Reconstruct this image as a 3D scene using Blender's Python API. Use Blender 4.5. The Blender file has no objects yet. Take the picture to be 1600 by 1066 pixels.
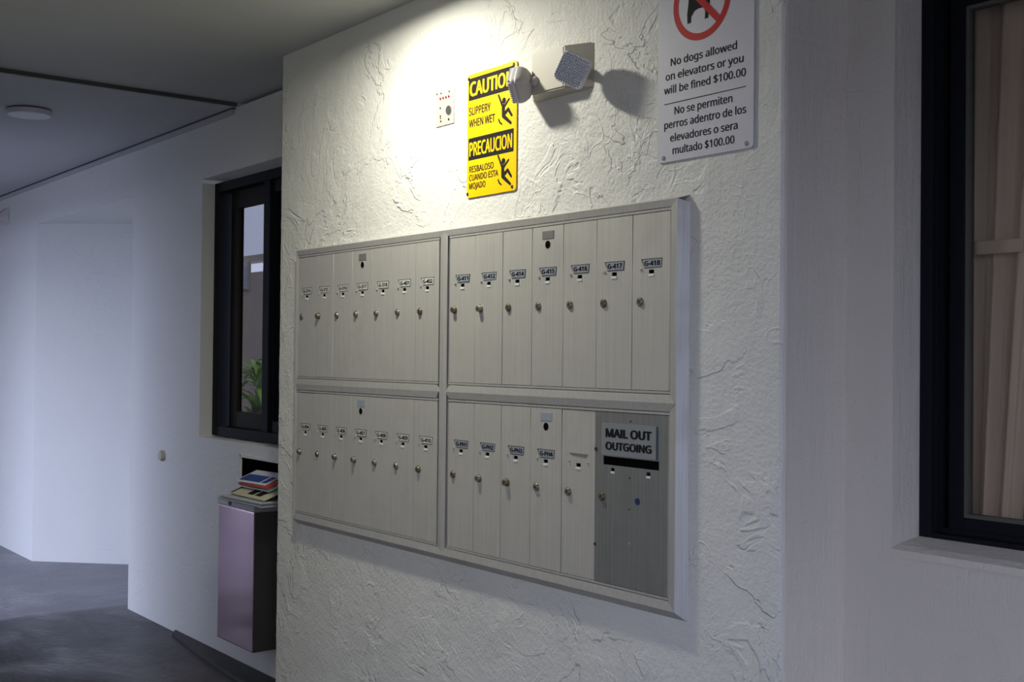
import bpy, bmesh, math, random, os
from mathutils import Vector, Matrix
random.seed(7)
SC = bpy.context.scene
COL = SC.collection

# ------------------------------------------------------------------ camera
F_PX = 1850.0
CAM = (2.02706, -2.03578, 1.383); YAW, PITCH, ROLL = 0.916104, 0.0132438, 0.0096998
cy, sy, cp, sp = math.cos(YAW), math.sin(YAW), math.cos(PITCH), math.sin(PITCH)
fw = Vector((-sy*cp, cy*cp, sp)); rt = Vector((cy, sy, 0)); up = rt.cross(fw)
cr, sr = math.cos(ROLL), math.sin(ROLL)
rt, up = cr*rt + sr*up, -sr*rt + cr*up
cam = bpy.data.cameras.new('camera'); camo = bpy.data.objects.new('camera', cam); COL.objects.link(camo)
M = Matrix((rt, up, -fw)).transposed().to_4x4(); M.translation = Vector(CAM)
camo.matrix_world = M
cam.sensor_width = 36; cam.lens = F_PX/1600*36; cam.clip_start = .05; cam.clip_end = 200
SC.camera = camo

# ------------------------------------------------------------------ sky, lights, exposure
SC.view_settings.view_transform = 'Standard'; SC.view_settings.look = 'None'
SC.view_settings.gamma = 1; SC.view_settings.use_curve_mapping = False
SC.view_settings.exposure = 0.0
w = bpy.data.worlds.new('overcast_sky'); SC.world = w; w.use_nodes = True
bg = w.node_tree.nodes['Background']; bg.inputs[0].default_value = (0.79, 0.875, 1.23, 1); bg.inputs[1].default_value = 4.9

def portal(name, loc, rot, sx, sy_):
    l = bpy.data.lights.new(name, 'AREA'); l.shape = 'RECTANGLE'; l.size = sx; l.size_y = sy_
    l.cycles.is_portal = True
    o = bpy.data.objects.new(name, l); COL.objects.link(o); o.location = loc; o.rotation_euler = rot
LAMP = (-1.0, -0.42, 2.495)
la = bpy.data.lights.new('ceiling_lamp_light', 'AREA'); la.shape = 'DISK'; la.size = 0.11
la.energy = 19; la.spread = math.radians(176); la.color = (1.0, 0.975, 0.84)
lo = bpy.data.objects.new('ceiling_lamp_light', la); COL.objects.link(lo); lo.location = LAMP

# ------------------------------------------------------------------ helpers
def tag(o, label=None, cat=None, group=None, kind=None):
    if label: o['label'] = label
    if cat: o['category'] = cat
    if group: o['group'] = group
    if kind: o['kind'] = kind
    return o
def obj(name, bm, m, parent=None, smooth=False):
    me = bpy.data.meshes.new(name)
    bmesh.ops.recalc_face_normals(bm, faces=bm.faces[:])
    bm.to_mesh(me); bm.free()
    if smooth:
        for p in me.polygons: p.use_smooth = True
    o = bpy.data.objects.new(name, me); COL.objects.link(o)
    if m: me.materials.append(m)
    if parent: o.parent = parent; o.matrix_parent_inverse = Matrix.Translation(-parent_world(parent))
    return o
def parent_world(p):
    """things carry a location; their parts have none of their own"""
    return Vector((0, 0, 0)) if p.parent else Vector(p.location)
def empty(name, loc):
    o = bpy.data.objects.new(name, None); COL.objects.link(o); o.location = loc; o.empty_display_size = .05
    return o
def box(bm, x0, x1, y0, y1, z0, z1, bev=0.0, segs=2):
    r = bmesh.ops.create_cube(bm, size=1)
    vs = r['verts']
    for v in vs:
        v.co = Vector((x0 if v.co.x < 0 else x1, y0 if v.co.y < 0 else y1, z0 if v.co.z < 0 else z1))
    if bev > 0:
        es = list({e for v in vs for e in v.link_edges})
        bmesh.ops.bevel(bm, geom=es, offset=bev, segments=segs, affect='EDGES', profile=.6)
    return bm
def cyl(bm, c, axis, r, h, n=20, r2=None):
    """cylinder from c along unit axis for h"""
    r2 = r if r2 is None else r2
    axis = Vector(axis).normalized()
    q = Vector((0,0,1)).rotation_difference(axis).to_matrix().to_4x4()
    mt = Matrix.Translation(Vector(c) + axis*h/2) @ q
    bmesh.ops.create_cone(bm, cap_ends=True, segments=n, radius1=r, radius2=r2, depth=h, matrix=mt)
    return bm
def poly(bm, pts, y0, y1):
    """extrude an x,z outline between y0 (front) and y1"""
    a = [bm.verts.new((x, y0, z)) for x, z in pts]; b = [bm.verts.new((x, y1, z)) for x, z in pts]
    n = len(pts)
    bm.faces.new(a); bm.faces.new(b[::-1])
    for i in range(n): bm.faces.new((a[i], a[(i+1) % n], b[(i+1) % n], b[i]))
    return bm
def prism_xy(bm, pts, z0, z1):
    a = [bm.verts.new((x, y, z0)) for x, y in pts]; b = [bm.verts.new((x, y, z1)) for x, y in pts]
    n = len(pts)
    bm.faces.new(a); bm.faces.new(b[::-1])
    for i in range(n): bm.faces.new((a[i], a[(i+1) % n], b[(i+1) % n], b[i]))
    return bm
def rrect(x0, x1, z0, z1, r, n=6):
    pts = []
    for cx, cz, a0 in ((x1-r, z1-r, 0), (x0+r, z1-r, 90), (x0+r, z0+r, 180), (x1-r, z0+r, 270)):
        for i in range(n+1):
            a = math.radians(a0 + 90*i/n); pts.append((cx + r*math.cos(a), cz + r*math.sin(a)))
    return pts
def disc(cx, cz, r, n=24, rx=None):
    return [(cx + (rx or r)*math.cos(2*math.pi*i/n), cz + r*math.sin(2*math.pi*i/n)) for i in range(n)]

# ------------------------------------------------------------------ materials
def mat(name, col, rough=.6, metal=0.0, spec=.5):
    m = bpy.data.materials.new(name); m.use_nodes = True
    b = m.node_tree.nodes['Principled BSDF']
    b.inputs['Base Color'].default_value = (*col, 1); b.inputs['Roughness'].default_value = rough
    b.inputs['Metallic'].default_value = metal; b.inputs['Specular IOR Level'].default_value = spec
    return m
class NT:
    def __init__(s, m): s.m = m; s.t = m.node_tree; s.b = s.t.nodes['Principled BSDF']; s.co = s.n('ShaderNodeTexCoord').outputs['Object']
    def n(s, k, **kw):
        x = s.t.nodes.new(k)
        for a, v in kw.items(): setattr(x, a, v)
        return x
    def link(s, a, b): s.t.links.new(a, b)
    def mapping(s, sc):
        x = s.n('ShaderNodeMapping'); x.inputs['Scale'].default_value = sc; s.link(s.co, x.inputs[0]); return x.outputs[0]
    def noise(s, scale, detail=3, rough=.5, dist=0, vec=None, typ=None):
        x = s.n('ShaderNodeTexNoise')
        x.inputs['Scale'].default_value = scale; x.inputs['Detail'].default_value = detail
        x.inputs['Roughness'].default_value = rough; x.inputs['Distortion'].default_value = dist
        s.link(vec or s.co, x.inputs['Vector']); return x.outputs[0]
    def mr(s, v, a, b, c=0, d=1, smooth=True):
        x = s.n('ShaderNodeMapRange', interpolation_type='SMOOTHSTEP' if smooth else 'LINEAR')
        for i, q in zip(('From Min', 'From Max', 'To Min', 'To Max'), (a, b, c, d)): x.inputs[i].default_value = q
        s.link(v, x.inputs['Value']); return x.outputs[0]
    def math(s, op, a, b):
        x = s.n('ShaderNodeMath', operation=op)
        for i, q in enumerate((a, b)):
            if isinstance(q, (int, float)): x.inputs[i].default_value = q
            else: s.link(q, x.inputs[i])
        return x.outputs[0]
    def mix(s, f, a, b):
        x = s.n('ShaderNodeMix', data_type='RGBA')
        if isinstance(f, (int, float)): x.inputs[0].default_value = f
        else: s.link(f, x.inputs[0])
        for i, q in ((6, a), (7, b)):
            if isinstance(q, tuple): x.inputs[i].default_value = (*q, 1)
            else: s.link(q, x.inputs[i])
        return x.outputs[2]
    def bump(s, h, dist, strength=1.0):
        x = s.n('ShaderNodeBump'); x.inputs['Distance'].default_value = dist; x.inputs['Strength'].default_value = strength
        s.link(h, x.inputs['Height']); s.link(x.outputs[0], s.b.inputs['Normal'])
    def color(s, c): s.link(c, s.b.inputs['Base Color'])
    def rough(s, c): s.link(c, s.b.inputs['Roughness'])

def stucco(name, col, plate=1.0, grain=1.0, dist=.004, tint=.08, streak=0):
    """hand-trowelled plaster: thin overlapping skins with broken edges and fine grit"""
    m = mat(name, col, .62, 0, .35); t = NT(m)
    v = t.mapping((1, 1, 1.25))
    a = t.noise(5.0, 4, .58, .7, v)
    b = t.noise(9.5, 4, .55, .8, t.mapping((1.1, 1, .8)))
    mask = t.mr(t.noise(2.6, 2), .44, .60)
    mask2 = t.mr(t.noise(3.7, 2, .5, 0, t.mapping((1, 1.3, 1))), .46, .62)
    p1 = t.mr(a, .500, .525); p2 = t.mr(b, .56, .585)
    h = t.math('ADD', t.math('MULTIPLY', p1, mask), t.math('MULTIPLY', t.math('MULTIPLY', p2, mask2), .7))
    h = t.math('MULTIPLY', h, plate)
    crack = t.mr(t.math('ABSOLUTE', t.math('SUBTRACT', t.noise(3.2, 3, .5, .5), .5), 0), 0, .006, .45, 0)
    h = t.math('ADD', h, t.math('MULTIPLY', t.math('MULTIPLY', crack, mask2), plate))
    g = t.math('ADD', t.math('MULTIPLY', t.noise(95, 3, .6), .42*grain), t.math('MULTIPLY', t.noise(24, 3), .5*grain))
    h = t.math('ADD', h, g); h = t.math('ADD', h, t.math('MULTIPLY', t.noise(3, 2), 1.6*plate))
    if streak: h = t.math('ADD', h, t.math('MULTIPLY', t.noise(1, 4, .6, .3, t.mapping((34, 34, 3.2))), streak))
    t.bump(h, dist)
    d = t.mr(t.noise(4, 5, .6), .35, .75)
    t.color(t.mix(t.math('MULTIPLY', d, tint*5), col, tuple(c*(1-tint*2) for c in col)))
    return m
M_block = stucco('trowelled_plaster', (.70, .695, .65), .62, 1.5, .0040)
M_wall = stucco('painted_stucco', (.66, .66, .63), .25, .8, .003, .04)
M_right = stucco('smooth_painted_stucco', (.62, .575, .50), .22, 1.2, .0032, .05, 1.1)
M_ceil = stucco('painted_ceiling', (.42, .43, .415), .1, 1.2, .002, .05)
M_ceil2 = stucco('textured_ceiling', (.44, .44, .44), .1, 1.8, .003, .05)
def brushed(name, col, rough=.42, metal=.55, streak=.12):
    m = mat(name, col, rough, metal); t = NT(m)
    s = t.noise(1.0, 4, .6, 0, t.mapping((420, 420, 3)))
    blot = t.noise(7, 4, .6)
    c1 = t.mix(t.mr(s, .3, .7), tuple(c*(1-streak) for c in col), tuple(min(1, c*(1+streak)) for c in col))
    t.color(t.mix(t.mr(blot, .45, .75, 0, .35), c1, tuple(c*.78*k for c, k in zip(col, (1.02, 1, .93)))))
    t.rough(t.mr(blot, .3, .7, rough-.06, rough+.1)); t.bump(s, .0002, .4)
    return m
M_alu = brushed('brushed_aluminium', (.585, .57, .53), .44, .45, .07)
M_aluf = brushed('extruded_aluminium', (.50, .49, .465), .42, .40)
M_dark_alu = brushed('dull_grey_metal', (.25, .255, .25), .45, .5)
M_gap = mat('gap_shade', (.006, .006, .006), .9, 0, 0)  # near-black colour stands in for shade in gaps, holes and the niche
M_brass = mat('worn_brass_lock', (.22, .185, .125), .4, .85)
M_nickel = mat('nickel_lock', (.30, .275, .22), .36, .85)
M_lip = mat('lit_bent_lip', (.85, .85, .82), .35, .2)  # lamp glint put into the colour
M_plate = mat('engraved_silver_plate', (.36, .40, .46), .4, .3)
M_plate_w = mat('pale_number_card', (.62, .62, .58), .5)
M_black = mat('black_ink', (.010, .010, .012), .7, 0, .15)
M_plate_edge = mat('dark_plate_edge', (.05, .05, .05), .5)
M_yellow = mat('sign_yellow', (.88, .54, .0), .5, 0, .25)
M_yellow_t = M_yellow
M_white = mat('sign_white', (.62, .61, .66), .45, 0, .3)
M_red = mat('sign_red', (.52, .008, .012), .55, 0, .2)
M_screw = mat('rusty_screw', (.07, .04, .03), .5, .5)
M_blackframe = mat('black_anodized_frame', (.008, .009, .012), .6, 0, .1)
M_brownframe = mat('dark_bronze_sash', (.018, .015, .011), .6, 0, .1)
M_olive = mat('olive_glazing_bead', (.075, .075, .062), .5)
M_beige = mat('beige_plastic', (.50, .47, .39), .5)
M_housing = mat('grey_lamp_housing', (.55, .52, .49), .5, 0, .3)
M_tray = mat('silver_bin_rim', (.42, .41, .44), .4, .3)
M_stainless = mat('stainless_pink_reflection', (.30, .21, .225), .16, 1.0)  # pinkish tint puts a reflection into the steel's own colour
M_stain_side = mat('stainless_side_shaded', (.10, .10, .10), .3, .8)  # darker copy of the steel, shade of the side put into the colour
M_caulk = mat('dark_sealant', (.045, .048, .045), .7)
M_plastic_white = mat('white_plastic', (.62, .60, .66), .4)
def glassmat(name, tintc, gloss=.12):
    m = bpy.data.materials.new(name); m.use_nodes = True; t = m.node_tree; t.nodes.clear()
    out = t.nodes.new('ShaderNodeOutputMaterial'); mx = t.nodes.new('ShaderNodeMixShader')
    ge = t.nodes.new('ShaderNodeNewGeometry'); sb = t.nodes.new('ShaderNodeMath'); sb.operation = 'SUBTRACT'; sb.inputs[0].default_value = 1
    ml_ = t.nodes.new('ShaderNodeMath'); ml_.operation = 'MULTIPLY'; t.links.new(ge.outputs['Backfacing'], sb.inputs[1])
    tr = t.nodes.new('ShaderNodeBsdfTransparent'); tr.inputs[0].default_value = (*tintc, 1)
    gl = t.nodes.new('ShaderNodeBsdfGlossy'); gl.inputs['Roughness'].default_value = .02
    fr = t.nodes.new('ShaderNodeFresnel'); fr.inputs[0].default_value = 1.5
    t.links.new(fr.outputs[0], ml_.inputs[0]); t.links.new(sb.outputs[0], ml_.inputs[1]); t.links.new(ml_.outputs[0], mx.inputs[0]); t.links.new(tr.outputs[0], mx.inputs[1]); t.links.new(gl.outputs[0], mx.inputs[2])
    t.links.new(mx.outputs[0], out.inputs[0]); return m
M_glass = glassmat('tinted_window_glass', (.27, .27, .27)); M_glass2 = glassmat('clear_window_glass', (.88, .87, .85))
def lens_mat():
    m = mat('clear_ribbed_lens', (.85, .85, .85), .16, .5); return m
M_lens = lens_mat()

# floor: worn painted concrete
M_floor = mat('worn_painted_concrete', (.16, .16, .18), .5, 0, .3); t = NT(M_floor)
n1 = t.noise(1.6, 6, .65, .6); n2 = t.noise(7, 6, .65, .3); n3 = t.noise(40, 4, .6)
c = t.mix(t.mr(n1, .38, .66), (.045, .047, .055), (.15, .15, .17))
c = t.mix(t.math('MULTIPLY', t.mr(n2, .5, .75), .5), c, (.065, .05, .048))
# paler past the alcove corner, darker from it towards the camera, browner near the bin
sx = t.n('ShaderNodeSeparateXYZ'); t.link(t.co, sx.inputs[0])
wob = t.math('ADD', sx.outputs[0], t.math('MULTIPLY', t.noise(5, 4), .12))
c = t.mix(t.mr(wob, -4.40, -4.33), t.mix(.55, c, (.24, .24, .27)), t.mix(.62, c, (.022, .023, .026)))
c = t.mix(t.mr(wob, -3.7, -2.9, 0, .45), c, (.055, .038, .034))
t.color(c); t.rough(t.mr(n1, .3, .7, .26, .55)); t.bump(t.math('ADD', n3, t.math('MULTIPLY', n2, 2.0)), .003)
M_curb = mat('dark_painted_curb', (.035, .035, .035), .6); t = NT(M_curb); t.bump(t.noise(30, 4), .003)
M_ground = mat('asphalt', (.10, .10, .10), .9); t = NT(M_ground); t.color(t.mix(t.noise(3, 5), (.07, .07, .07), (.14, .14, .13)))

# ------------------------------------------------------------------ the setting
def walled(name, x0, x1, z0, z1, yf, yb, holes, m, jam=None):
    """a wall slab facing -y with rectangular openings, each opening with its own reveals"""
    xs = sorted({x0, x1, *[h[0] for h in holes], *[h[1] for h in holes]})
    zs = sorted({z0, z1, *[h[2] for h in holes], *[h[3] for h in holes]})
    def solid(i, j):
        if i < 0 or j < 0 or i >= len(xs)-1 or j >= len(zs)-1: return False
        cx = (xs[i]+xs[i+1])/2; cz = (zs[j]+zs[j+1])/2
        return not any(h[0] < cx < h[1] and h[2] < cz < h[3] for h in holes)
    bm = bmesh.new(); cache = {}
    def v(i, j, k):
        if (i, j, k) not in cache: cache[(i, j, k)] = bm.verts.new((xs[i], (yf, yb)[k], zs[j]))
        return cache[(i, j, k)]
    for i in range(len(xs)-1):
        for j in range(len(zs)-1):
            if not solid(i, j): continue
            bm.faces.new((v(i,j,0), v(i+1,j,0), v(i+1,j+1,0), v(i,j+1,0)))
            bm.faces.new((v(i,j,1), v(i,j+1,1), v(i+1,j+1,1), v(i+1,j,1)))
            if not solid(i-1, j): bm.faces.new((v(i,j,0), v(i,j+1,0), v(i,j+1,1), v(i,j,1)))
            if not solid(i+1, j): bm.faces.new((v(i+1,j,0), v(i+1,j,1), v(i+1,j+1,1), v(i+1,j+1,0)))
            if not solid(i, j-1): bm.faces.new((v(i,j,0), v(i,j,1), v(i+1,j,1), v(i+1,j,0)))
            if not solid(i, j+1): bm.faces.new((v(i,j+1,0), v(i+1,j+1,0), v(i+1,j+1,1), v(i,j+1,1)))
    return bm
def struct(name, bm, m, parent=None, smooth=False):
    o = obj(name, bm, m, parent, smooth)
    if parent is None: o['kind'] = 'structure'
    return o
YB = .018          # face of the mailbox wall
YW = .237          # face of the set-back walls either side
CE = 2.527
# floor / ceilings
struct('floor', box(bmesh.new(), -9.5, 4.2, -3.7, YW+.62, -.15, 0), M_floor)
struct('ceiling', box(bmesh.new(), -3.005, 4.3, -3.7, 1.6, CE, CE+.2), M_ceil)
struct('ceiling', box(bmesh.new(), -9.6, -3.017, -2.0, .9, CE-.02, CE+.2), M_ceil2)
struct('trim_1', box(bmesh.new(), -3.017, -3.005, -3.7, YW, CE-.016, CE+.1), M_caulk)
# block with the mailboxes; broken, hand-made corners
def block():
    bm = bmesh.new()
    x0, x1 = -2.117, .3295
    pts = [(x0, YB), (x1, YB), (x1, .9), (x0, .9)]
    NZ = 170; ring = []
    rr = random.Random(3)
    def jag(sc):
        vals = [rr.uniform(-1, 1) for _ in range(NZ+1)]
        sm = [sum(vals[max(0, i-2):i+3])/5 for i in range(NZ+1)]
        return [(.5*a+.8*b)*sc for a, b in zip(vals, sm)]
    jl, jr = jag(.0035), jag(.0020)
    prof = []
    for k in range(NZ+1):
        z = CE*k/NZ
        a, b = jl[k], jr[k]
        row = [(x0+a*.6, .9), (x0+a*.6, YB+.010), (x0+.003+a, YB+.003), (x0+.011, YB), (x1-.011, YB), (x1-.003+b, YB+.003), (x1+b*.6, YB+.010), (x1, .9)]
        prof.append([bm.verts.new((x, y, z)) for x, y in row])
    for k in range(NZ):
        for i in range(8):
            j = (i+1) % 8
            bm.faces.new((prof[k][i], prof[k][j], prof[k+1][j], prof[k+1][i]))
    bm.faces.new(prof[0][::-1]); bm.faces.new(prof[-1])
    return bm
wc = struct('wall_center', block(), M_block)
wc.data.materials.append(M_right)
for p in wc.data.polygons:
    if p.normal.x > .8 and p.center.x > 0: p.material_index = 1
# plaster cove where the block meets the ceiling
# left wall with alcove opening, window opening and niche
left_holes = [(-6.124, -4.322, -.2, 2.235), (-3.39, -2.42, .985, 2.222), (-2.905, -2.35, .60, .922)]
bm = walled('wall_left', -9.5, -2.05, 0, CE-.02, YW, YW+.16, left_holes, M_wall)
struct('wall_left', bm, M_wall)
# alcove behind the opening: diagonal wall, back, right jamb, soffit
bm = bmesh.new(); prism_xy(bm, [(-6.124, YW), (-5.60, .761), (-5.60, .86), (-6.124, YW+.14)], 0, 2.5)
struct('wall_alcove', bm, M_wall)
struct('wall_alcove_back', box(bmesh.new(), -5.62, -4.24, .76, .82, 0, 2.5), M_wall)
struct('wall_alcove_side', box(bmesh.new(), -4.322, -4.24, YW+.16, .76, 0, 2.5), M_wall)
struct('ceiling', prism_xy(bmesh.new(), [(-6.08, YW+.16), (-6.08, .76), (-4.322, .76), (-4.322, YW+.16)], 2.235, 2.30), M_wall)
# niche interior: dark sheets stand in for the shade in it
bm = bmesh.new(); box(bm, -2.95, -2.3, YW+.165, YW+.185, .55, .97); struct('wall_niche_back', bm, M_gap)
tr = empty('trim_2', (-2.62, YW, .93)); tr['kind'] = 'structure'
obj('niche_frame', box(bmesh.new(), -2.918, -2.905, YW-.006, YW+.10, .60, .935, .002), M_wall, tr)
obj('niche_frame', box(bmesh.new(), -2.918, -2.30, YW-.006, YW+.10, .922, .936, .002), M_wall, tr)
obj('niche_shade', box(bmesh.new(), -2.9045, -2.899, YW+.018, YW+.158, .61, .917), M_gap, tr)
obj('niche_shade', box(bmesh.new(), -2.899, -2.352, YW+.018, YW+.158, .915, .9215), M_gap, tr)
# ceiling trim strip along left wall
struct('trim_3', box(bmesh.new(), -9.5, -3.03, YW-.014, YW, CE-.050, CE-.026, .003), M_ceil2)
struct('trim_4', box(bmesh.new(), -9.5, -3.02, YW-.017, YW, CE-.026, CE-.020), M_caulk)
# low dark curb at the foot of the left wall
struct('trim_5', prism_xy(bmesh.new(), [(-3.65, YW), (-3.60, .20), (-2.95, .118), (-2.05, .05), (-2.05, YW)], 0, .014), M_curb)
# right wall with window
RX = .4565
bm = walled('wall_right', .30, 4.2, 0, CE, YW, YW+.115, [(RX, 1.75, .966, 2.30)], M_right)
struct('wall_right', bm, M_right)
# sloped plaster sill of the right window
bm = bmesh.new()
pr = [(YW-.004, .950), (YW-.004, .966), (YW+.02, .974), (YW+.108, .986), (YW+.108, .950)]
a = [bm.verts.new((RX, y, z)) for y, z in pr]; b = [bm.verts.new((1.75, y, z)) for y, z in pr]
bm.faces.new(a); bm.faces.new(b[::-1])
for i in range(5): bm.faces.new((a[i], a[(i+1) % 5], b[(i+1) % 5], b[i]))
struct('trim_6', bm, M_right)
# wall behind the camera with the two open sides of the walkway, end wall; unseen column, header and infill walls added to shape the daylight
struct('wall_rear', box(bmesh.new(), -4.42, -.30, -1.9, -1.72, 0, CE-.02), M_wall)
struct('wall_shade_column', box(bmesh.new(), -4.42, -2.75, -1.72, -.90, 0, CE-.02), M_wall)  # unseen, added and widened to shade the left wall
struct('wall_shade_header', box(bmesh.new(), -9.5, -4.42, -2.0, -1.86, 2.22, CE-.02), M_wall)  # unseen drop beam, added to darken the alcove top
struct('wall_shade_far', box(bmesh.new(), -9.5, -7.0, -2.0, -1.86, 0, 2.12), M_wall)  # unseen infill, added to narrow the left daylight opening
struct('wall_shade_right', box(bmesh.new(), -.30, .9, -3.7, -3.55, 0, CE), M_wall)  # unseen infill, added to cut daylight from the right
struct('wall_rear_side', box(bmesh.new(), -.45, -.30, -3.7, -1.9, 0, CE), M_wall)
struct('wall_end', box(bmesh.new(), -9.6, -9.5, -2.0, YW+.1, 0, CE), M_wall)
portal('daylight_portal_left', (-5.7, -2.05, 1.05), (math.radians(90), 0, 0), 2.6, 2.15)
portal('daylight_portal_back', (2.85, -3.75, 1.25), (math.radians(90), 0, 0), 2.7, 2.5)
portal('daylight_portal_end', (4.25, -1.7, 1.25), (math.radians(90), 0, math.radians(90)), 3.8, 2.5)
M_nb = mat('daylight_blocker_render', (.30, .285, .26), .8)
struct('wall_daylight_blocker', prism_xy(bmesh.new(), [(-2.2, -8.5), (8.5, -8.5), (8.5, 6), (9.0, 6), (9.0, -9), (-2.2, -9)], -.2, 3.05), M_nb)  # unseen block, added to hold back sky light on the right
struct('ground', box(bmesh.new(), -60, 60, -60, 60, -.35, -.2), M_ground)

# room behind right window
room = bmesh.new()
struct('wall_inside_back', box(bmesh.new(), .30, 3.0, 1.35, 1.40, 0, CE), mat('interior_wall_paint', (.30, .27, .24), .8))
struct('wall_inside_left', box(bmesh.new(), .30, .34, .36, 1.35, 0, CE), bpy.data.materials['interior_wall_paint'])
struct('wall_inside_right', box(bmesh.new(), 2.96, 3.0, .36, 1.35, 0, CE), bpy.data.materials['interior_wall_paint'])

# ------------------------------------------------------------------ windows
def window(name, x0, x1, z0, z1, y, fw_, depth, sash_x, n):
    r = empty(name, ((x0+x1)/2, y, z0)); r['kind'] = 'structure'
    return r
# right window -----------------------------------------------------
w1 = window('window_1', RX, 1.75, .972, 2.24, .335, 0, 0, 0, 0)
y0, y1 = .338, .43
b_ = lambda *a: box(bmesh.new(), *a)
zt = 2.222; zb = .972
obj('window_frame', b_(RX, RX+.030, y0, y1, zb, zt+.05, .003), M_blackframe, w1)
obj('window_frame', b_(RX+.030, 1.75, y0, y1, zt, zt+.05, .003), M_blackframe, w1)
obj('window_frame', b_(RX+.030, 1.75, y0, y1, zb, zb+.024, .003), M_blackframe, w1)
obj('window_frame', b_(1.72, 1.75, y0, y1, zb+.024, zt, .003), M_blackframe, w1)
obj('track', b_(RX+.030, RX+.036, y0+.012, y0+.018, zb+.024, zt, .001), M_blackframe, w1)
obj('track', b_(RX+.030, 1.72, y0+.03, y0+.036, zb+.024, zb+.034, .001), M_blackframe, w1)
# sash 1
sy0, sy1 = y0+.045, y0+.072
def sash(parent, x0, x1, z0, z1, ya, yb, wd, m, bead, glass=None):
    s = obj('sash', b_(x0, x0+wd, ya, yb, z0, z1, .002), m, parent)
    obj('sash_rail', b_(x1-wd, x1, ya, yb, z0, z1, .002), m, parent)
    obj('sash_rail', b_(x0+wd, x1-wd, ya, yb, z1-wd, z1, .002), m, parent)
    obj('sash_rail', b_(x0+wd, x1-wd, ya, yb, z0, z0+wd*.9, .002), m, parent)
    g = bmesh.new(); i = wd; bw = .0085
    box(g, x0+i, x0+i+bw, ya+.004, yb, z0+i*.9, z1-i); box(g, x1-i-bw, x1-i, ya+.004, yb, z0+i*.9, z1-i)
    box(g, x0+i+bw, x1-i-bw, ya+.004, yb, z1-i-bw, z1-i); box(g, x0+i+bw, x1-i-bw, ya+.004, yb, z0+i*.9, z0+i*.9+bw)
    if bead: obj('glazing_bead', g, bead, parent)
    else: g.free()
    obj('pane', b_(x0+i-.003, x1-i+.003, (ya+yb)/2, (ya+yb)/2+.004, z0+i*.9-.003, z1-i+.003), glass or M_glass, parent)
sash(w1, RX+.046, 1.10, zb+.028, zt-.004, sy0, sy1, .036, M_blackframe, M_olive, M_glass2)
sash(w1, 1.06, 1.716, zb+.028, zt-.004, sy1+.002, sy1+.018, .036, M_blackframe, None, M_glass2)
obj('latch', b_(.58, .615, y0-.008, y0+.004, zb-.004, zb+.006, .002), M_dark_alu, w1)
obj('latch', b_(.628, .642, y0-.008, y0+.004, zb-.006, zb+.006, .003), M_blackframe, w1)

# left window ------------------------------------------------------
w2 = window('window_2', -3.39, -2.42, .985, 2.222, .3, 0, 0, 0, 0)
y0, y1 = .300, .39; zb, zt = .992, 2.205; LX = -3.388
obj('window_frame', b_(LX, LX+.05, y0, y1, zb, zt, .003), M_blackframe, w2)
obj('window_frame', b_(LX+.05, -2.42, y0, y1, zt-.045, zt, .003), M_blackframe, w2)
obj('window_frame', b_(LX+.05, -2.42, y0, y1, zb, zb+.045, .003), M_blackframe, w2)
obj('window_frame', b_(-2.46, -2.42, y0, y1, zb+.045, zt-.045, .003), M_blackframe, w2)
sash(w2, LX+.08, -2.815, zb+.045, zt-.045, y0+.052, y0+.08, .082, M_brownframe, None)
sash(w2, -2.85, -2.465, zb+.045, zt-.045, y0+.020, y0+.048, .055, M_blackframe, None)
obj('meeting_stile', b_(-2.862, -2.80, y0+.006, y0+.051, zb+.045, zt-.045, .002), M_blackframe, w2)

# ------------------------------------------------------------------ curtain behind the right window
M_curtain = mat('beige_curtain_cloth', (.6, .48, .38), .85); t = NT(M_curtain)
t.color(t.mix(t.mr(t.noise(1, 3, .5, 0, t.mapping((14, 1, .4))), .35, .65), (.52, .41, .33), (.66, .53, .42)))
def curtain(x0, x1t, x1b, y, name, label):
    bm = bmesh.new(); NX, NZ = 90, 14; g = []
    for j in range(NZ+1):
        z = .80 + (2.34-.80)*j/NZ; f = j/NZ; row = []
        for i in range(NX+1):
            s = i/NX; x = x0 + ((x1b + (x1t-x1b)*f) - x0)*s
            yy = y + .013*math.sin(s*21+.4*math.sin(3*s)) + .006*math.sin(s*47+f)
            row.append(bm.verts.new((x, yy, z)))
        g.append(row)
    for j in range(NZ):
        for i in range(NX): bm.faces.new((g[j][i], g[j][i+1], g[j+1][i+1], g[j+1][i]))
    o = obj(name, bm, M_curtain, None, True)
    md = o.modifiers.new('thick', 'SOLIDIFY'); md.thickness = .0015
    return o
cu = empty('curtain', (.62, .47, 2.34)); tag(cu, 'beige brown curtain hanging behind the glass of the right window', 'curtain')
o = curtain(.47, .735, .605, .47, 'curtain_panel', ''); o.parent = cu; o.matrix_parent_inverse = Matrix.Translation(-cu.location)
o = obj('curtain_band', box(bmesh.new(), .475, .648, .437, .441, 1.625, 1.655, .001), M_curtain, cu)
o = obj('curtain_rail', cyl(bmesh.new(), (.345, .47, 2.35), (1, 0, 0), .010, 1.4, 12), M_blackframe, cu)

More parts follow.
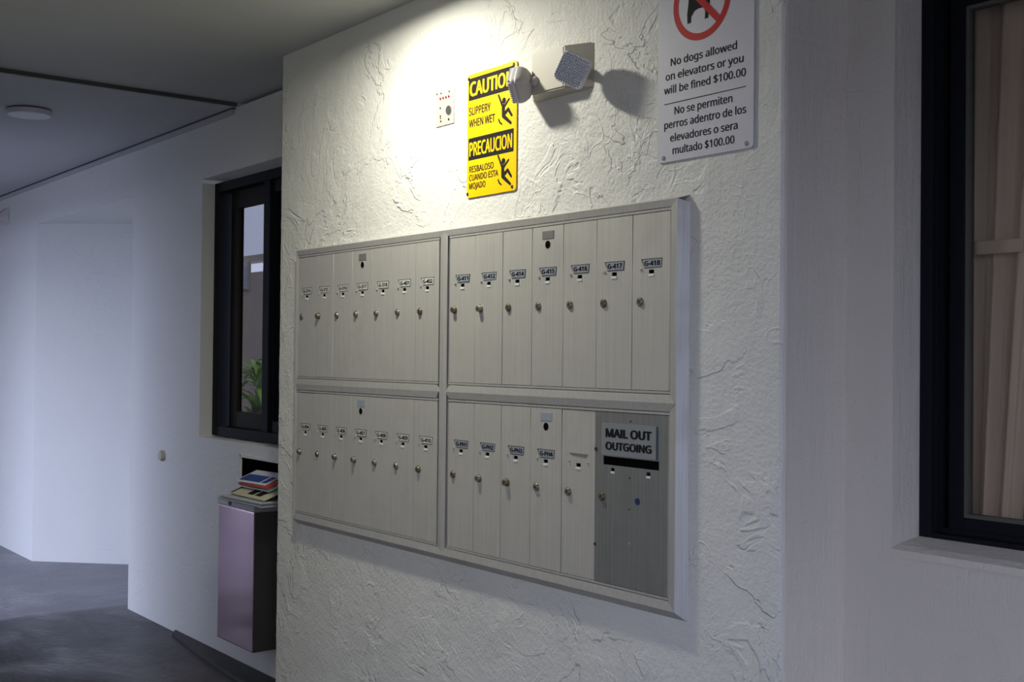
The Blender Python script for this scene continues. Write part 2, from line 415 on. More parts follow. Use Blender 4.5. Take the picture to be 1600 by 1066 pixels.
# ------------------------------------------------------------------ text
FONT = None
try:
    FONT = bpy.data.fonts.load(os.path.join(bpy.utils.resource_path('LOCAL'), 'datafiles', 'fonts', 'NotoSansMath-Regular.woff2'))
except Exception: FONT = None
def text_mesh(s, off=0.0):
    cu_ = bpy.data.curves.new('lettering', 'FONT'); cu_.body = s
    if FONT: cu_.font = FONT
    cu_.size = 1; cu_.offset = off; cu_.resolution_u = 3; cu_.fill_mode = 'BOTH'; cu_.extrude = .0
    o = bpy.data.objects.new('tmp', cu_); COL.objects.link(o)
    dg = bpy.context.evaluated_depsgraph_get(); dg.update()
    me = bpy.data.meshes.new_from_object(o.evaluated_get(dg)); 
    bpy.data.objects.remove(o); bpy.data.curves.remove(cu_)
    return me
CAPH = None
def text(s, x0, x1, z0, h, y, m, parent, off=.0, name='lettering', thick=.0004):
    """flat print: cap height h, baseline z0, from x0 to x1, on plane y facing -y"""
    global CAPH
    if CAPH is None:
        r = text_mesh('H'); CAPH = max(v.co.y for v in r.vertices)
    caps = s == s.upper()
    src = text_mesh(s.replace('I', 'l') if caps else s, 0)     # plain stroke for the capital I
    co = [v.co.copy() for v in src.vertices]; fc = [tuple(p.vertices) for p in src.polygons]
    if caps and '$' not in s:
        for c_ in co:
            if c_.y > CAPH*1.03: c_.y = CAPH
    a, b = min(c_.x for c_ in co)-off, max(c_.x for c_ in co)+off
    k = (x1-x0)/(b-a); kz = h/(CAPH+off)
    vs, fs = [], []
    # heavier strokes: the outline struck a few times with a slight shift
    shifts = [(0, 0)] if off <= 0 else [(q*math.cos(r_*math.pi/4), q*math.sin(r_*math.pi/4)*.5) for q in (off,) for r_ in range(8)] + [(0, 0)]
    for n_, (dx, dz) in enumerate(shifts):
        o_n = len(vs)
        vs += [(x0 + (c_.x+dx-a)*k, y-n_*.00001, z0 + (c_.y+dz+off*.5)*kz) for c_ in co]
        fs += [tuple(i+o_n for i in f) for f in fc]
    bpy.data.meshes.remove(src)
    me = bpy.data.meshes.new('lettering'); me.from_pydata(vs, [], fs)
    me.materials.clear(); me.materials.append(m)
    o = bpy.data.objects.new(name, me); COL.objects.link(o)
    if parent: o.parent = parent; o.matrix_parent_inverse = Matrix.Translation(-parent_world(parent))
    return o

# ------------------------------------------------------------------ mailboxes
fr = empty('mailbox_surround', (-.96, YB, .755))
tag(fr, 'brushed aluminium surround framing the four banks of mailboxes', 'frame')
XL, XR, ZT, ZB = -1.9256, 0.0, 1.739, .809
XM0, XM1 = -.995, -.9384; ZM0, ZM1 = 1.244, 1.304
yo = -.0022   # front of flange
def profile_bar(p_in0, p_in1, p_mid0, p_mid1, p_out0, p_out1):
    """mitred bar from three matching edges given as 3-d points"""
    bm = bmesh.new()
    v = [bm.verts.new(p) for p in (p_in0, p_in1, p_mid1, p_mid0, p_out1, p_out0)]
    i0, i1, m1, m0, o1, o0 = v
    bi0 = bm.verts.new((p_in0[0], .016, p_in0[2])); bi1 = bm.verts.new((p_in1[0], .016, p_in1[2]))
    bm.faces.new((i0, i1, m1, m0)); bm.faces.new((m0, m1, o1, o0)); bm.faces.new((i1, i0, bi0, bi1))
    bm.faces.new((bi0, o0, o1, bi1)); bm.faces.new((i0, m0, o0, bi0)); bm.faces.new((i1, bi1, o1, m1))
    return bm
il, ir, it, ib = XL-.002, XR+.0025, ZT+.0095, ZB-.009
ml, mr_, mt, mb = XL-.011, XR+.0250, ZT+.0275, ZB-.031
ol, orr, ot, ob = XL-.022, XR+.0475, ZT+.036, ZB-.054
yi = yo; ym = -.0050; yq = YB+.002
obj('frame_rail', profile_bar((il, yi, it), (ir, yi, it), (ml, ym, mt), (mr_, ym, mt), (ol, yq, ot), (orr, yq, ot)), M_aluf, fr)
obj('frame_rail', profile_bar((il, yi, ib), (ir, yi, ib), (ml, ym, mb), (mr_, ym, mb), (ol, yq, ob), (orr, yq, ob)), M_aluf, fr)
obj('frame_rail', profile_bar((il, yi, ib), (il, yi, it), (ml, ym, mb), (ml, ym, mt), (ol, yq, ob), (ol, yq, ot)), M_aluf, fr)
obj('frame_rail', profile_bar((ir, yi, ib), (ir, yi, it), (mr_, ym, mb), (mr_, ym, mt), (orr, yq, ob), (orr, yq, ZT+.016)), M_aluf, fr)
# horizontal centre rail, peaked, in two lengths with pointed ends; vertical mullion over it
def peak_rail(x0, x1, z0, z1, h, pl, pr_):
    bm = bmesh.new(); zc = (z0+z1)/2
    a = bm.verts.new((x0, yo, z0)); b = bm.verts.new((x1, yo, z0)); c = bm.verts.new((x1+pr_, yo-h, zc)); d = bm.verts.new((x1, yo, z1))
    e = bm.verts.new((x0, yo, z1)); f = bm.verts.new((x0-pl, yo-h, zc))
    bk = [bm.verts.new((v.co.x, .016, v.co.z)) for v in (a, b, c, d, e, f)]
    fv = [a, b, c, d, e, f]
    bm.faces.new((a, b, c, f)); bm.faces.new((f, c, d, e)); bm.faces.new(bk[::-1])
    for i in range(6): bm.faces.new((fv[i], bk[i], bk[(i+1) % 6], fv[(i+1) % 6]))
    return bm
obj('frame_rail', peak_rail(XM1+.006, ir, ZM0+.010, ZM1-.009, .0035, .014, .020), M_aluf, fr)
obj('frame_rail', peak_rail(il, XM0-.006, ZM0+.010, ZM1-.009, .0025, .0, .014), M_aluf, fr)
def mullion(z0, z1, h=.0022):
    bm = bmesh.new(); x0, x1 = XM0+.009, XM1-.009; xc = (x0+x1)/2
    pts = [(x0, yo), (xc, yo-h), (x1, yo)]
    a = [bm.verts.new((x, y, z0)) for x, y in pts]; b = [bm.verts.new((x, y, z1)) for x, y in pts]
    ab = [bm.verts.new((x, .016, z0)) for x in (x1, x0)]; bb = [bm.verts.new((x, .016, z1)) for x in (x1, x0)]
    A = a + ab; B = b + bb
    A[1].co.z = z0 - (.012 if z0 < 1.2 else 0); B[1].co.z = z1 + .014
    bm.faces.new(A); bm.faces.new(B[::-1])
    for i in range(5): bm.faces.new((A[i], A[(i+1) % 5], B[(i+1) % 5], B[i]))
    return bm
obj('mullion', mullion(ib, it), M_aluf, fr)

ZTOP = {'u': 1.739, 'l': 1.244}
def door_bm(x0, x1, z0, z1, y, hole, hole2=None, lean=0.0):
    """thin door skin with folded long edges and a real square view hole"""
    g = .0006
    x0 += g; x1 -= g
    hs = [h for h in (hole, hole2) if h]
    bm = walled('', x0, x1, z0, z1, y, y+.003, hs, None)
    for v in bm.verts: v.co.y += lean*(v.co.x-x0)/(x1-x0)
    es = [e for e in bm.edges if abs(e.verts[0].co.x-e.verts[1].co.x) < 1e-5 and abs(e.verts[0].co.y-e.verts[1].co.y) < 1e-5
          and (abs(e.verts[0].co.x-x0) < 1e-5 or abs(e.verts[0].co.x-x1) < 1e-5) and e.verts[0].co.y < y+.002]
    bmesh.ops.bevel(bm, geom=es, offset=.0011, segments=2, affect='EDGES')
    return bm
def lock_bm(x, z, y, r=.0115, proud=.006):
    bm = bmesh.new()
    cyl(bm, (x, y, z), (0, -1, 0), r, .0018, 22)
    cyl(bm, (x, y-.0018, z), (0, -1, 0), r*.86, proud-.0018, 22, r*.72)
    return bm
def bank(x0, x1, row, names, widths, label, blank=(), locks=None, skip_last_lock=False):
    zt_ = ZTOP[row]; zb_ = zt_-.435
    b = empty('mailbox_bank', ((x0+x1)/2, 0, zb_))
    tag(b, label, 'mailbox', 'banks of wall mailboxes')
    # body: dark recess box with a thin bright rim
    bm = bmesh.new(); box(bm, x0-.001, x1+.001, .006, .0165, zb_-.006, zt_+.006); obj('body', bm, M_gap, b)
    obj('rim', box(bmesh.new(), x0-.002, x1+.002, -.0012, .006, zt_+.0015, zt_+.0085, .0008), M_aluf, b)
    obj('rim', box(bmesh.new(), x0-.002, x1+.002, -.0012, .006, zb_-.0075, zb_-.0015, .0008), M_aluf, b)
    obj('side_rim', box(bmesh.new(), x1-.0022, x1+.0006, -.0012, .006, zb_, zt_, .0006), M_aluf, b)
    obj('side_rim', box(bmesh.new(), x0-.0010, x0+.0006, -.0012, .006, zb_, zt_), M_aluf, b)
    x = x0+.0006; rr = random.Random(hash(label) % 1000 if False else len(label)*7+int(-x0*100))
    pitch = (x1-x0)/7
    for i, (s, wd) in enumerate(zip(names, widths)):
        xa, xb = x, x + wd*pitch - (.0022 if i == len(names)-1 else 0); x += wd*pitch
        if wd > 1.5: outgoing_door(b, xa, xb, zb_, zt_); continue
        xc = xa + .0685*(pitch/.1341); zh = zt_-.147
        hole = (xc-.0105, xc+.0085, zh-.006, zh+.008)
        yy = -.0006+rr.uniform(-.0006, .0006)
        d = obj('door', door_bm(xa, xb, zb_, zt_, yy, hole, None, rr.uniform(-.0007, .0007)), M_alu, b)
        # hole liner: bent lip whitened to stand in for lamplight caught at its foot
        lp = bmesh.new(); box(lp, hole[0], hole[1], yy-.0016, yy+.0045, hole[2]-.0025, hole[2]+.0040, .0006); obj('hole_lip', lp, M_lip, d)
        # number plate
        zc = zt_-.1235; hw, hh = .0375, .0118
        y1_ = yy-.0014
        if s is not None:
            pts = [(xc-hw, zc+hh), (xc+hw, zc+hh), (xc+hw-.003, zc-hh), (xc-hw+.012, zc-hh)]
            ed = bmesh.new(); poly(ed, [(p[0], p[1]) for p in pts], yy-.0008, yy+.001); obj('plate_edge', ed, M_plate_edge, d)
            pm = M_plate if x0 > -.95 else M_plate_w
            q = [(xc-hw+.006, zc+hh-.0022), (xc+hw-.002, zc+hh-.0022), (xc+hw-.0045, zc-hh+.0018), (xc-hw+.012, zc-hh+.0018)]
            pb = bmesh.new(); poly(pb, q, yy-.0013, yy-.0006); obj('number_plate', pb, pm, d)
            text(s, xc-hw+.0125, xc+hw-.007, zc-.0062, .0125, yy-.0017, M_black, d, .04)
            nb = bmesh.new(); box(nb, xc-hw-.004, xc-hw+.004, yy-.003, yy, zc-hh-.004, zc-hh+.001, .0008); obj('plate_clip', nb, M_aluf, d)
        else:
            pts = [(xc-hw, zc+.010), (xc+hw, zc+.010), (xc+hw-.008, zc+.002), (xc-hw+.010, zc+.004)]
            ed = bmesh.new(); poly(ed, pts, yy-.0008, yy+.001); obj('plate_slot', ed, M_dark_alu, d)
            for q in (-hw, hw):
                nb = bmesh.new(); box(nb, xc+q-.003, xc+q+.003, yy-.003, yy, zc-hh-.003, zc-hh+.001, .0008); obj('plate_clip', nb, M_aluf, d)
        # lock
        xl = xa + .0285*(pitch/.1341); zl = zt_-.217
        pr2 = locks[i] if locks else .006
        lk = obj('lock', lock_bm(xl, zl, yy, .0118, pr2), M_nickel if (i*7+int(xl*50)) % 3 else M_brass, d)
        kb = bmesh.new(); cyl(kb, (xl, yy-pr2, zl), (0, -1, 0), .0048, .0006, 14); obj('keyway', kb, M_plate_edge, d)
        if i == 3:
            mp = bmesh.new(); box(mp, xc-.0245, xc+.0245, yy-.0012, yy, zt_-.0345, zt_-.0125, .0004); obj('maker_plate', mp, M_dark_alu if row == 'u' else M_plate, d)
            mh = bmesh.new(); poly(mh, disc(xc-.001, zt_-.050, .0108, 20), yy-.0005, yy+.001); obj('master_keyhole', mh, M_gap, d)
            ms = bmesh.new(); poly(ms, disc(xc-.001, zt_-.050, .0128, 20), yy-.0002, yy+.001); obj('keyhole_ring', ms, M_aluf, d)
    return b
def outgoing_door(b, xa, xb, z0, z1):
    holes = [(-.2068, -.1925, 1.0900, 1.1035), (-.0775, -.0630, 1.0890, 1.1030), (-.2352, -.0335, 1.1098, 1.1317)]
    bm = walled('', xa+.0006, xb-.0006, z0, z1, -.0012, .002, holes, None)
    d = obj('door', bm, M_dark_alu, b); tag(d, 'wide dull grey outgoing mail door with a black slot')
    for h in holes[:2]:
        lp = bmesh.new(); box(lp, h[0], h[1], -.0018, .004, h[2]-.001, h[2]+.0045, .0004); obj('hole_lip', lp, M_lip, d)
    sp_ = bmesh.new(); poly(sp_, [(-.2392, 1.2165), (-.0418, 1.2165), (-.0418, 1.1345), (-.2392, 1.1345)], -.0042, -.001); 
    obj('sign_plate', sp_, M_plate_sign, d)
    se = bmesh.new(); box(se, -.0418, -.0385, -.0030, -.001, 1.136, 1.2165); obj('sign_backing', se, M_teal, d)
    text('MAIL OUT', -.2235, -.0560, 1.1808, .0222, -.0048, M_black, d, .045)
    text('OUTGOING', -.2235, -.0558, 1.1490, .0200, -.0048, M_black, d, .045)
    obj('lock', lock_bm(-.2385, 1.0275, -.0012, .0115, .006), M_brass, d)
    kb = bmesh.new(); cyl(kb, (-.2385, -.0072, 1.0275), (0, -1, 0), .0046, .0006, 14); obj('keyway', kb, M_plate_edge, d)
    bb = bmesh.new(); poly(bb, disc(-.1078, 1.0275, .0088, 20), -.0018, .001); obj('blue_plug', bb, M_blue, d)
    for x, z, r, m in ((-.2628, 1.1475, .0050, M_screw), (-.2640, .9030, .0040, M_screw), (-.1343, 1.2243, .0022, M_screw), (-.1361, 1.0831, .0022, M_screw), (-.137, 1.005, .0018, M_screw), (-.136, .92, .0022, M_aluf)):
        q = bmesh.new(); cyl(q, (x, -.0012, z), (0, -1, 0), r, .0018, 12); obj('screw', q, m, d)
M_plate_sign = mat('silver_sign_sheet', (.30, .32, .34), .35, .4)
M_teal = mat('teal_backing', (.05, .11, .13), .5)
M_blue = mat('blue_plug', (.006, .018, .11), .5)
one = [1]*7
bank(XL, XM0, 'u', ['G-314', 'G-315', 'G-316', 'G-317', 'G-318', 'G-401', 'G-402'], one,
     'upper left bank of seven grey mailbox doors, numbers G-314 to G-402', locks=[.004, .012, .006, .007, .007, .006, .007])
bank(XM1, XR, 'u', ['G-411', 'G-412', 'G-414', 'G-415', 'G-416', 'G-417', 'G-418'], one,
     'upper right bank of seven grey mailbox doors, numbers G-411 to G-418', locks=[.011, .013, .006, .0045, .005, .005, .005])
bank(XL, XM0, 'l', ['G-404', 'G-405', 'G-406', 'G-407', 'G-408', 'G-409', 'G-410'], one,
     'lower left bank of seven grey mailbox doors, numbers G-404 to G-410', locks=[.010, .005, .011, .012, .007, .006, .008])
bank(XM1, XR, 'l', ['G-PH1', 'G-PH2', 'G-PH3', 'G-PH4', None, 'OUT'], [1, 1, 1, 1, 1, 2],
     'lower right mailbox bank with penthouse doors and the MAIL OUT OUTGOING door', locks=[.006, .011, .012, .006, .007, .006])

# hairline detail: screw stuck below lower left bank
# ------------------------------------------------------------------ caution sign
cs = empty('caution_sign', (-.752, YB, 1.858)); tag(cs, 'yellow and black slippery when wet caution sign on the plaster wall', 'sign')
YC = YB-.004
obj('sign_panel', poly(bmesh.new(), rrect(-.8735, -.6315, 1.857, 2.227, .010), YC, YC+.0022), M_yellow, cs)
obj('black_band', poly(bmesh.new(), [(-.8675, 2.2150), (-.6430, 2.2150), (-.6430, 2.1482), (-.8675, 2.1482)], YC-.0004, YC), M_black, cs)
obj('black_band', poly(bmesh.new(), [(-.8665, 2.0350), (-.6445, 2.0350), (-.6445, 1.9690), (-.8665, 1.9690)], YC-.0004, YC), M_black, cs)
text('CAUTION', -.862, -.648, 2.1600, .0430, YC-.0008, M_yellow, cs, .036)
text('PRECAUCION', -.861, -.6505, 1.9805, .0415, YC-.0008, M_yellow, cs, .028)
text('SLIPPERY', -.8655, -.7565, 2.1035, .0240, YC-.0004, M_black, cs, .022)
text('WHEN WET', -.8645, -.7345, 2.0675, .0235, YC-.0004, M_black, cs, .022)
text('RESBALOSO', -.8615, -.7390, 1.9320, .0188, YC-.0004, M_black, cs, .022)
text('CUANDO ESTA', -.8615, -.7165, 1.9070, .0185, YC-.0004, M_black, cs, .022)
text('MOJADO', -.8610, -.7780, 1.8820, .0182, YC-.0004, M_black, cs, .022)
def capsule(a, b, r0, r1, n=8):
    a, b = Vector(a), Vector(b); d = (b-a).normalized(); nrm = Vector((-d.y, d.x)); pts = []
    an = math.atan2(d.y, d.x)
    for i in range(n+1): q = an+math.pi/2+math.pi*i/n; pts.append((a.x+r0*math.cos(q), a.y+r0*math.sin(q)))
    for i in range(n+1): q = an-math.pi/2+math.pi*i/n; pts.append((b.x+r1*math.cos(q), b.y+r1*math.sin(q)))
    return pts
def pictogram(dz):
    bm = bmesh.new(); y = YC-.0004
    segs = [((-.7181, 2.1410), (-.6995, 2.1085), .0030, .0042), ((-.6673, 2.1225), (-.6880, 2.1060), .0030, .0042),
            ((-.6945, 2.1050), (-.6945, 2.0790), .0075, .0068), ((-.6945, 2.0775), (-.6590, 2.0520), .0062, .0042),
            ((-.6935, 2.0795), (-.6715, 2.0935), .0058, .0048), ((-.6715, 2.0935), (-.6545, 2.0735), .0048, .0038),
            ((-.7160, 2.0700), (-.7105, 2.0605), .0026, .0026), ((-.7105, 2.0605), (-.7010, 2.0545), .0026, .0022)]
    for i, s in enumerate(segs): poly(bm, [(x, z+dz) for x, z in capsule(*s)], y-.00003*i, YC)
    poly(bm, [(x, z+dz) for x, z in disc(-.6918, 2.1215, .0088, 16)], y-.0003, YC)
    return obj('falling_figure', bm, M_black, cs)
pictogram(0); pictogram(-.175)
for x, z in ((-.8685, 2.2150), (-.6475, 2.2180), (-.8690, 1.8690), (-.6500, 1.8680)):
    obj('screw', cyl(bmesh.new(), (x, YC, z), (0, -1, 0), .0055, .002, 12, .004), M_screw, cs)

# ------------------------------------------------------------------ no dogs sign
ds = empty('no_dogs_sign', (.10, YB, 1.86)); tag(ds, 'white no dogs allowed sign with red prohibition ring, right of the emergency light', 'sign')
X0s, X1s = -.0640, .2430
obj('sign_panel', poly(bmesh.new(), rrect(X0s, X1s, 1.8610, 2.325, .010), YC, YC+.0025), M_white, ds)
cxr, czr, Ro, Ri = .0808, 2.2300, .0925, .0755
bm = bmesh.new(); N = 64
o_ = [bm.verts.new((cxr+Ro*math.cos(2*math.pi*i/N), YC-.0004, czr+Ro*math.sin(2*math.pi*i/N))) for i in range(N)]
i_ = [bm.verts.new((cxr+Ri*math.cos(2*math.pi*i/N), YC-.0004, czr+Ri*math.sin(2*math.pi*i/N))) for i in range(N)]
for k in range(N): bm.faces.new((o_[k], o_[(k+1) % N], i_[(k+1) % N], i_[k]))
# slash from upper left to lower right
s = math.sqrt(.5); hw = .0085; L = Ri+.004
pts = [(cxr+s*(-L)-s*hw*-1*-1, czr+s*L-s*hw), (cxr+s*L-s*hw, czr-s*L-s*hw), (cxr+s*L+s*hw, czr-s*L+s*hw), (cxr-s*L+s*hw, czr+s*L+s*hw)]
poly(bm, pts, YC-.0007, YC-.0005)
obj('red_ring', bm, M_red, ds)
bm = bmesh.new(); yd = YC-.0003
dog = [(.0355, 2.1845), (.0475, 2.1850), (.0480, 2.1990), (.0590, 2.2110), (.0720, 2.2140), (.0900, 2.2130), (.0930, 2.2000), (.0915, 2.1845), (.1030, 2.1850),
       (.1050, 2.2050), (.1085, 2.2250), (.1150, 2.2390), (.1270, 2.2420), (.1310, 2.2490), (.1210, 2.2560), (.1140, 2.2640), (.1080, 2.2600), (.1020, 2.2480),
       (.0700, 2.2430), (.0480, 2.2440), (.0330, 2.2620), (.0300, 2.2600), (.0390, 2.2400), (.0370, 2.2230), (.0345, 2.2080)]
poly(bm, dog, yd, YC); obj('dog_figure', bm, M_black, ds)
for s_, xa, xb, z, h in (('No dogs allowed', -.0195, .1930, 2.0935, .0185), ('on elevators or you', -.0365, .2130, 2.0600, .0185),
                      ('will be fined $100.00', -.0415, .2200, 2.0270, .0185), ('No se permiten', -.0055, .1800, 1.9735, .0185),
                      ('perros adentro de los', -.0400, .2215, 1.9420, .0185), ('elevadores o sera', -.0195, .1965, 1.9090, .0185),
                      ('multado $100.00', -.0110, .1870, 1.8775, .0185)):
    text(s_, xa, xb, z, h, YC-.0004, M_black, ds, .016)
obj('rule', poly(bmesh.new(), [(-.0405, 2.0035), (.2205, 2.0035), (.2205, 2.0015), (-.0405, 2.0015)], YC-.0004, YC), M_black, ds)
for x, z in ((-.0425, 1.8720), (.2225, 1.8720)):
    obj('screw', cyl(bmesh.new(), (x, YC, z), (0, -1, 0), .0058, .002, 12, .0045), M_dark_alu, ds)

# ------------------------------------------------------------------ alarm keypad
kp = empty('alarm_panel', (-.998, YB, 2.096)); tag(kp, 'small grey alarm panel with red lamps, left of the caution sign', 'panel')
YK = YB-.003
obj('panel_plate', box(bmesh.new(), -1.0470, -.9475, YK, YB+.002, 2.0960, 2.2060, .0008), mat('grey_panel', (.50, .48, .44), .45, .3), kp)
M_redlamp = mat('red_lamp', (.30, .01, .02), .3)
for i in range(4):
    obj('red_lamp', cyl(bmesh.new(), (-1.0203+i*.0152, YK, 2.1818), (0, -1, 0), .0035, .0022, 12), M_redlamp, kp)
obj('key_switch', cyl(bmesh.new(), (-.9745, YK, 2.1395), (0, -1, 0), .0135, .003, 22), M_plate_edge, kp)
obj('key_switch_ring', cyl(bmesh.new(), (-.9745, YK, 2.1395), (0, -1, 0), .0155, .0015, 22), M_aluf, kp)
for x, z, r in ((-1.0207, 2.1524, .003), (-1.0195, 2.1275, .0028), (-1.0195, 2.1210, .0024), (-1.0175, 2.1110, .003), (-.9745, 2.1110, .0036), (-1.017, 2.198, .0026), (-.9725, 2.1967, .0026), (-1.041, 2.199, .0026)):
    obj('screw', cyl(bmesh.new(), (x, YK, z), (0, -1, 0), r, .0014, 10), M_screw, kp)

# ------------------------------------------------------------------ emergency light
el = empty('emergency_light', (-.43, YB, 2.09)); tag(el, 'beige emergency light with two adjustable heads, beside the yellow caution sign', 'emergency light')
bm = bmesh.new(); yf = YB-.040
Fv = [(-.520, yf, 2.104), (-.383, yf, 2.1005), (-.383, yf, 2.2125), (-.520, yf, 2.2180)]
Bv = [(-.550, YB+.002, 2.091), (-.300, YB+.002, 2.0905), (-.300, YB+.002, 2.2135), (-.550, YB+.002, 2.222)]
a = [bm.verts.new(p) for p in Fv]; b = [bm.verts.new(p) for p in Bv]
bm.faces.new(a); bm.faces.new(b[::-1])
for i in range(4): bm.faces.new((a[i], a[(i+1) % 4], b[(i+1) % 4], b[i]))
bmesh.ops.bevel(bm, geom=bm.edges[:], offset=.0035, segments=2, affect='EDGES')
obj('housing', bm, M_beige, el)
def lamp_head(c, n, roll, half, mount, label):
    n = Vector(n).normalized(); u = n.cross(Vector((0, 0, 1))).normalized(); v = u.cross(n).normalized()
    ca, sa = math.cos(roll), math.sin(roll); u, v = ca*u+sa*v, -sa*u+ca*v
    c = Vector(c); W_ = lambda a_, b_, d_: c + u*a_ + v*b_ + n*d_
    hd = bmesh.new(); rings = []
    out = rrect(-half, half, -half, half, half*.38, 5)
    for f, d_ in ((1.0, .000), (1.0, -.006), (.95, -.016), (.80, -.028), (.55, -.037), (.28, -.042)):
        rings.append([hd.verts.new(W_(x*f, z*f, d_)) for x, z in out])
    L_ = len(out)
    for r0, r1 in zip(rings, rings[1:]):
        for i in range(L_): hd.faces.new((r0[i], r0[(i+1) % L_], r1[(i+1) % L_], r1[i]))
    hd.faces.new(rings[0]); hd.faces.new(rings[-1][::-1])
    h = obj('lamp_head', hd, M_housing, el, False)
    if label: h['label'] = label
    for p in h.data.polygons: p.use_smooth = True
    rm = bmesh.new(); r2 = [[rm.verts.new(W_(x*f, z*f, d_)) for x, z in out] for f, d_ in ((1.0, .0), (.99, .008), (.93, .0155))]
    for r0, r1 in zip(r2, r2[1:]):
        for i in range(L_): rm.faces.new((r0[i], r0[(i+1) % L_], r1[(i+1) % L_], r1[i]))
    rm.faces.new(r2[-1]); rm.faces.new(r2[0][::-1])
    obj('lens_rim', rm, M_plastic_white, h)
    # lens: a grid of small pyramids on a rounded square
    ln = bmesh.new(); N_ = 12; st = 2*half*.94/N_
    for i in range(N_):
        for j in range(N_):
            x0_ = -half*.94+i*st; z0_ = -half*.94+j*st; xc, zc = x0_+st/2, z0_+st/2
            rr_ = half*.30; q = half*.94-rr_
            if abs(xc) > q and abs(zc) > q and math.hypot(abs(xc)-q, abs(zc)-q) > rr_: continue
            b4 = [ln.verts.new(W_(x0_+p*st, z0_+s_*st, .0156)) for p, s_ in ((0, 0), (1, 0), (1, 1), (0, 1))]
            t4 = [ln.verts.new(W_(x0_+p*st, z0_+s_*st, .0212)) for p, s_ in ((.36, .36), (.64, .36), (.64, .64), (.36, .64))]
            ln.faces.new(t4)
            for k in range(4): ln.faces.new((b4[k], b4[(k+1) % 4], t4[(k+1) % 4], t4[k]))
    obj('ribbed_lens', ln, M_lens, h)
    mt_ = Vector(mount); bk = W_(0, 0, -.038); dd = mt_-bk
    obj('swivel_neck', cyl(bmesh.new(), bk, dd, .010, dd.length, 14), M_beige, h)
    jb = bmesh.new(); bmesh.ops.create_uvsphere(jb, u_segments=14, v_segments=8, radius=.014, matrix=Matrix.Translation(mt_)); obj('swivel_joint', jb, M_housing, h, True)
lamp_head((-.5515, YB-.060, 2.1335), (-.78, -.60, -.08), math.radians(48), .0405, (-.503, YB-.040, 2.138), None)
lamp_head((-.3080, YB-.070, 2.1280), (.58, -.78, -.22), math.radians(28), .0415, (-.345, YB-.028, 2.145), None)

# ------------------------------------------------------------------ ceiling lamp over the mailboxes (its light is set above)
cl = empty('ceiling_light', (LAMP[0], LAMP[1], CE)); tag(cl, 'round ceiling downlight above the mailboxes, just out of view', 'ceiling light')
bm = bmesh.new(); N = 28; prof = [(.056, CE), (.056, LAMP[2]+.001), (.078, LAMP[2]-.004), (.090, CE)]
rs_ = [[bm.verts.new((LAMP[0]+r*math.cos(2*math.pi*i/N), LAMP[1]+r*math.sin(2*math.pi*i/N), z)) for i in range(N)] for r, z in prof]
for r0, r1 in zip(rs_, rs_[1:]):
    for i in range(N): bm.faces.new((r0[i], r0[(i+1) % N], r1[(i+1) % N], r1[i]))
obj('lamp_ring', bm, M_plastic_white, cl, True)

# far round ceiling fitting
fl = empty('ceiling_fitting', (-3.685, -.485, CE-.02)); tag(fl, 'round white flush fitting on the far walkway ceiling', 'ceiling fitting')
obj('base', cyl(bmesh.new(), (-3.685, -.485, CE-.020), (0, 0, -1), .092, .008, 36), M_plate_edge, fl)
bm = bmesh.new(); cyl(bm, (-3.685, -.485, CE-.026), (0, 0, -1), .100, .022, 40, .094); obj('cover', bm, M_plastic_white, fl)

# wedge light at the far left
wl = empty('wall_wedge', (-6.86, YW, 2.29)); tag(wl, 'small grey wedge-shaped fitting high on the far left wall', 'wall fitting')
bm = bmesh.new()
P_ = [(-6.80, YW, 2.410), (-6.80, YW, 2.285), (-6.99, YW, 2.30), (-6.99, YW, 2.41), (-6.93, YW-.07, 2.345), (-6.80, YW-.012, 2.345)]
v = [bm.verts.new(p) for p in P_]
for f in ((3, 2, 1, 0), (0, 1, 5), (0, 5, 4), (1, 4, 5), (0, 4, 3), (3, 4, 2), (2, 4, 1)): bm.faces.new([v[i] for i in f])
obj('wedge_body', bm, M_housing, wl)
# small round fitting on the left wall
kn = empty('pipe_cap', (-3.845, YW, .83)); tag(kn, 'small round pale cap on the wall left of the steel bin', 'wall fitting')
obj('cap', cyl(bmesh.new(), (-3.845, YW, .862), (0, -1, 0), .030, .018, 22, .024), M_beige, kn)
obj('cap_slot', box(bmesh.new(), -3.852, -3.838, YW-.020, YW-.017, .842, .882), M_housing, kn)

# ------------------------------------------------------------------ steel bin
bn = empty('steel_bin', (-2.63, .16, .165)); tag(bn, 'tall stainless steel waste bin fixed to the wall under the niche', 'bin')
BX0, BX1, BY = -2.806, -2.452, .085
obj('bin_body', box(bmesh.new(), BX0, BX1, BY, YW, .163, .735, .004), M_stainless, bn)
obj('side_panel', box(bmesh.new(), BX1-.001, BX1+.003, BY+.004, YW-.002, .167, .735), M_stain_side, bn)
obj('rim', box(bmesh.new(), BX0-.003, BX1+.003, BY-.004, YW, .735, .770, .004), M_tray, bn)
obj('rivet', cyl(bmesh.new(), (-2.680, BY-.004, .752), (0, -1, 0), .010, .004, 14), M_plate_edge, bn)
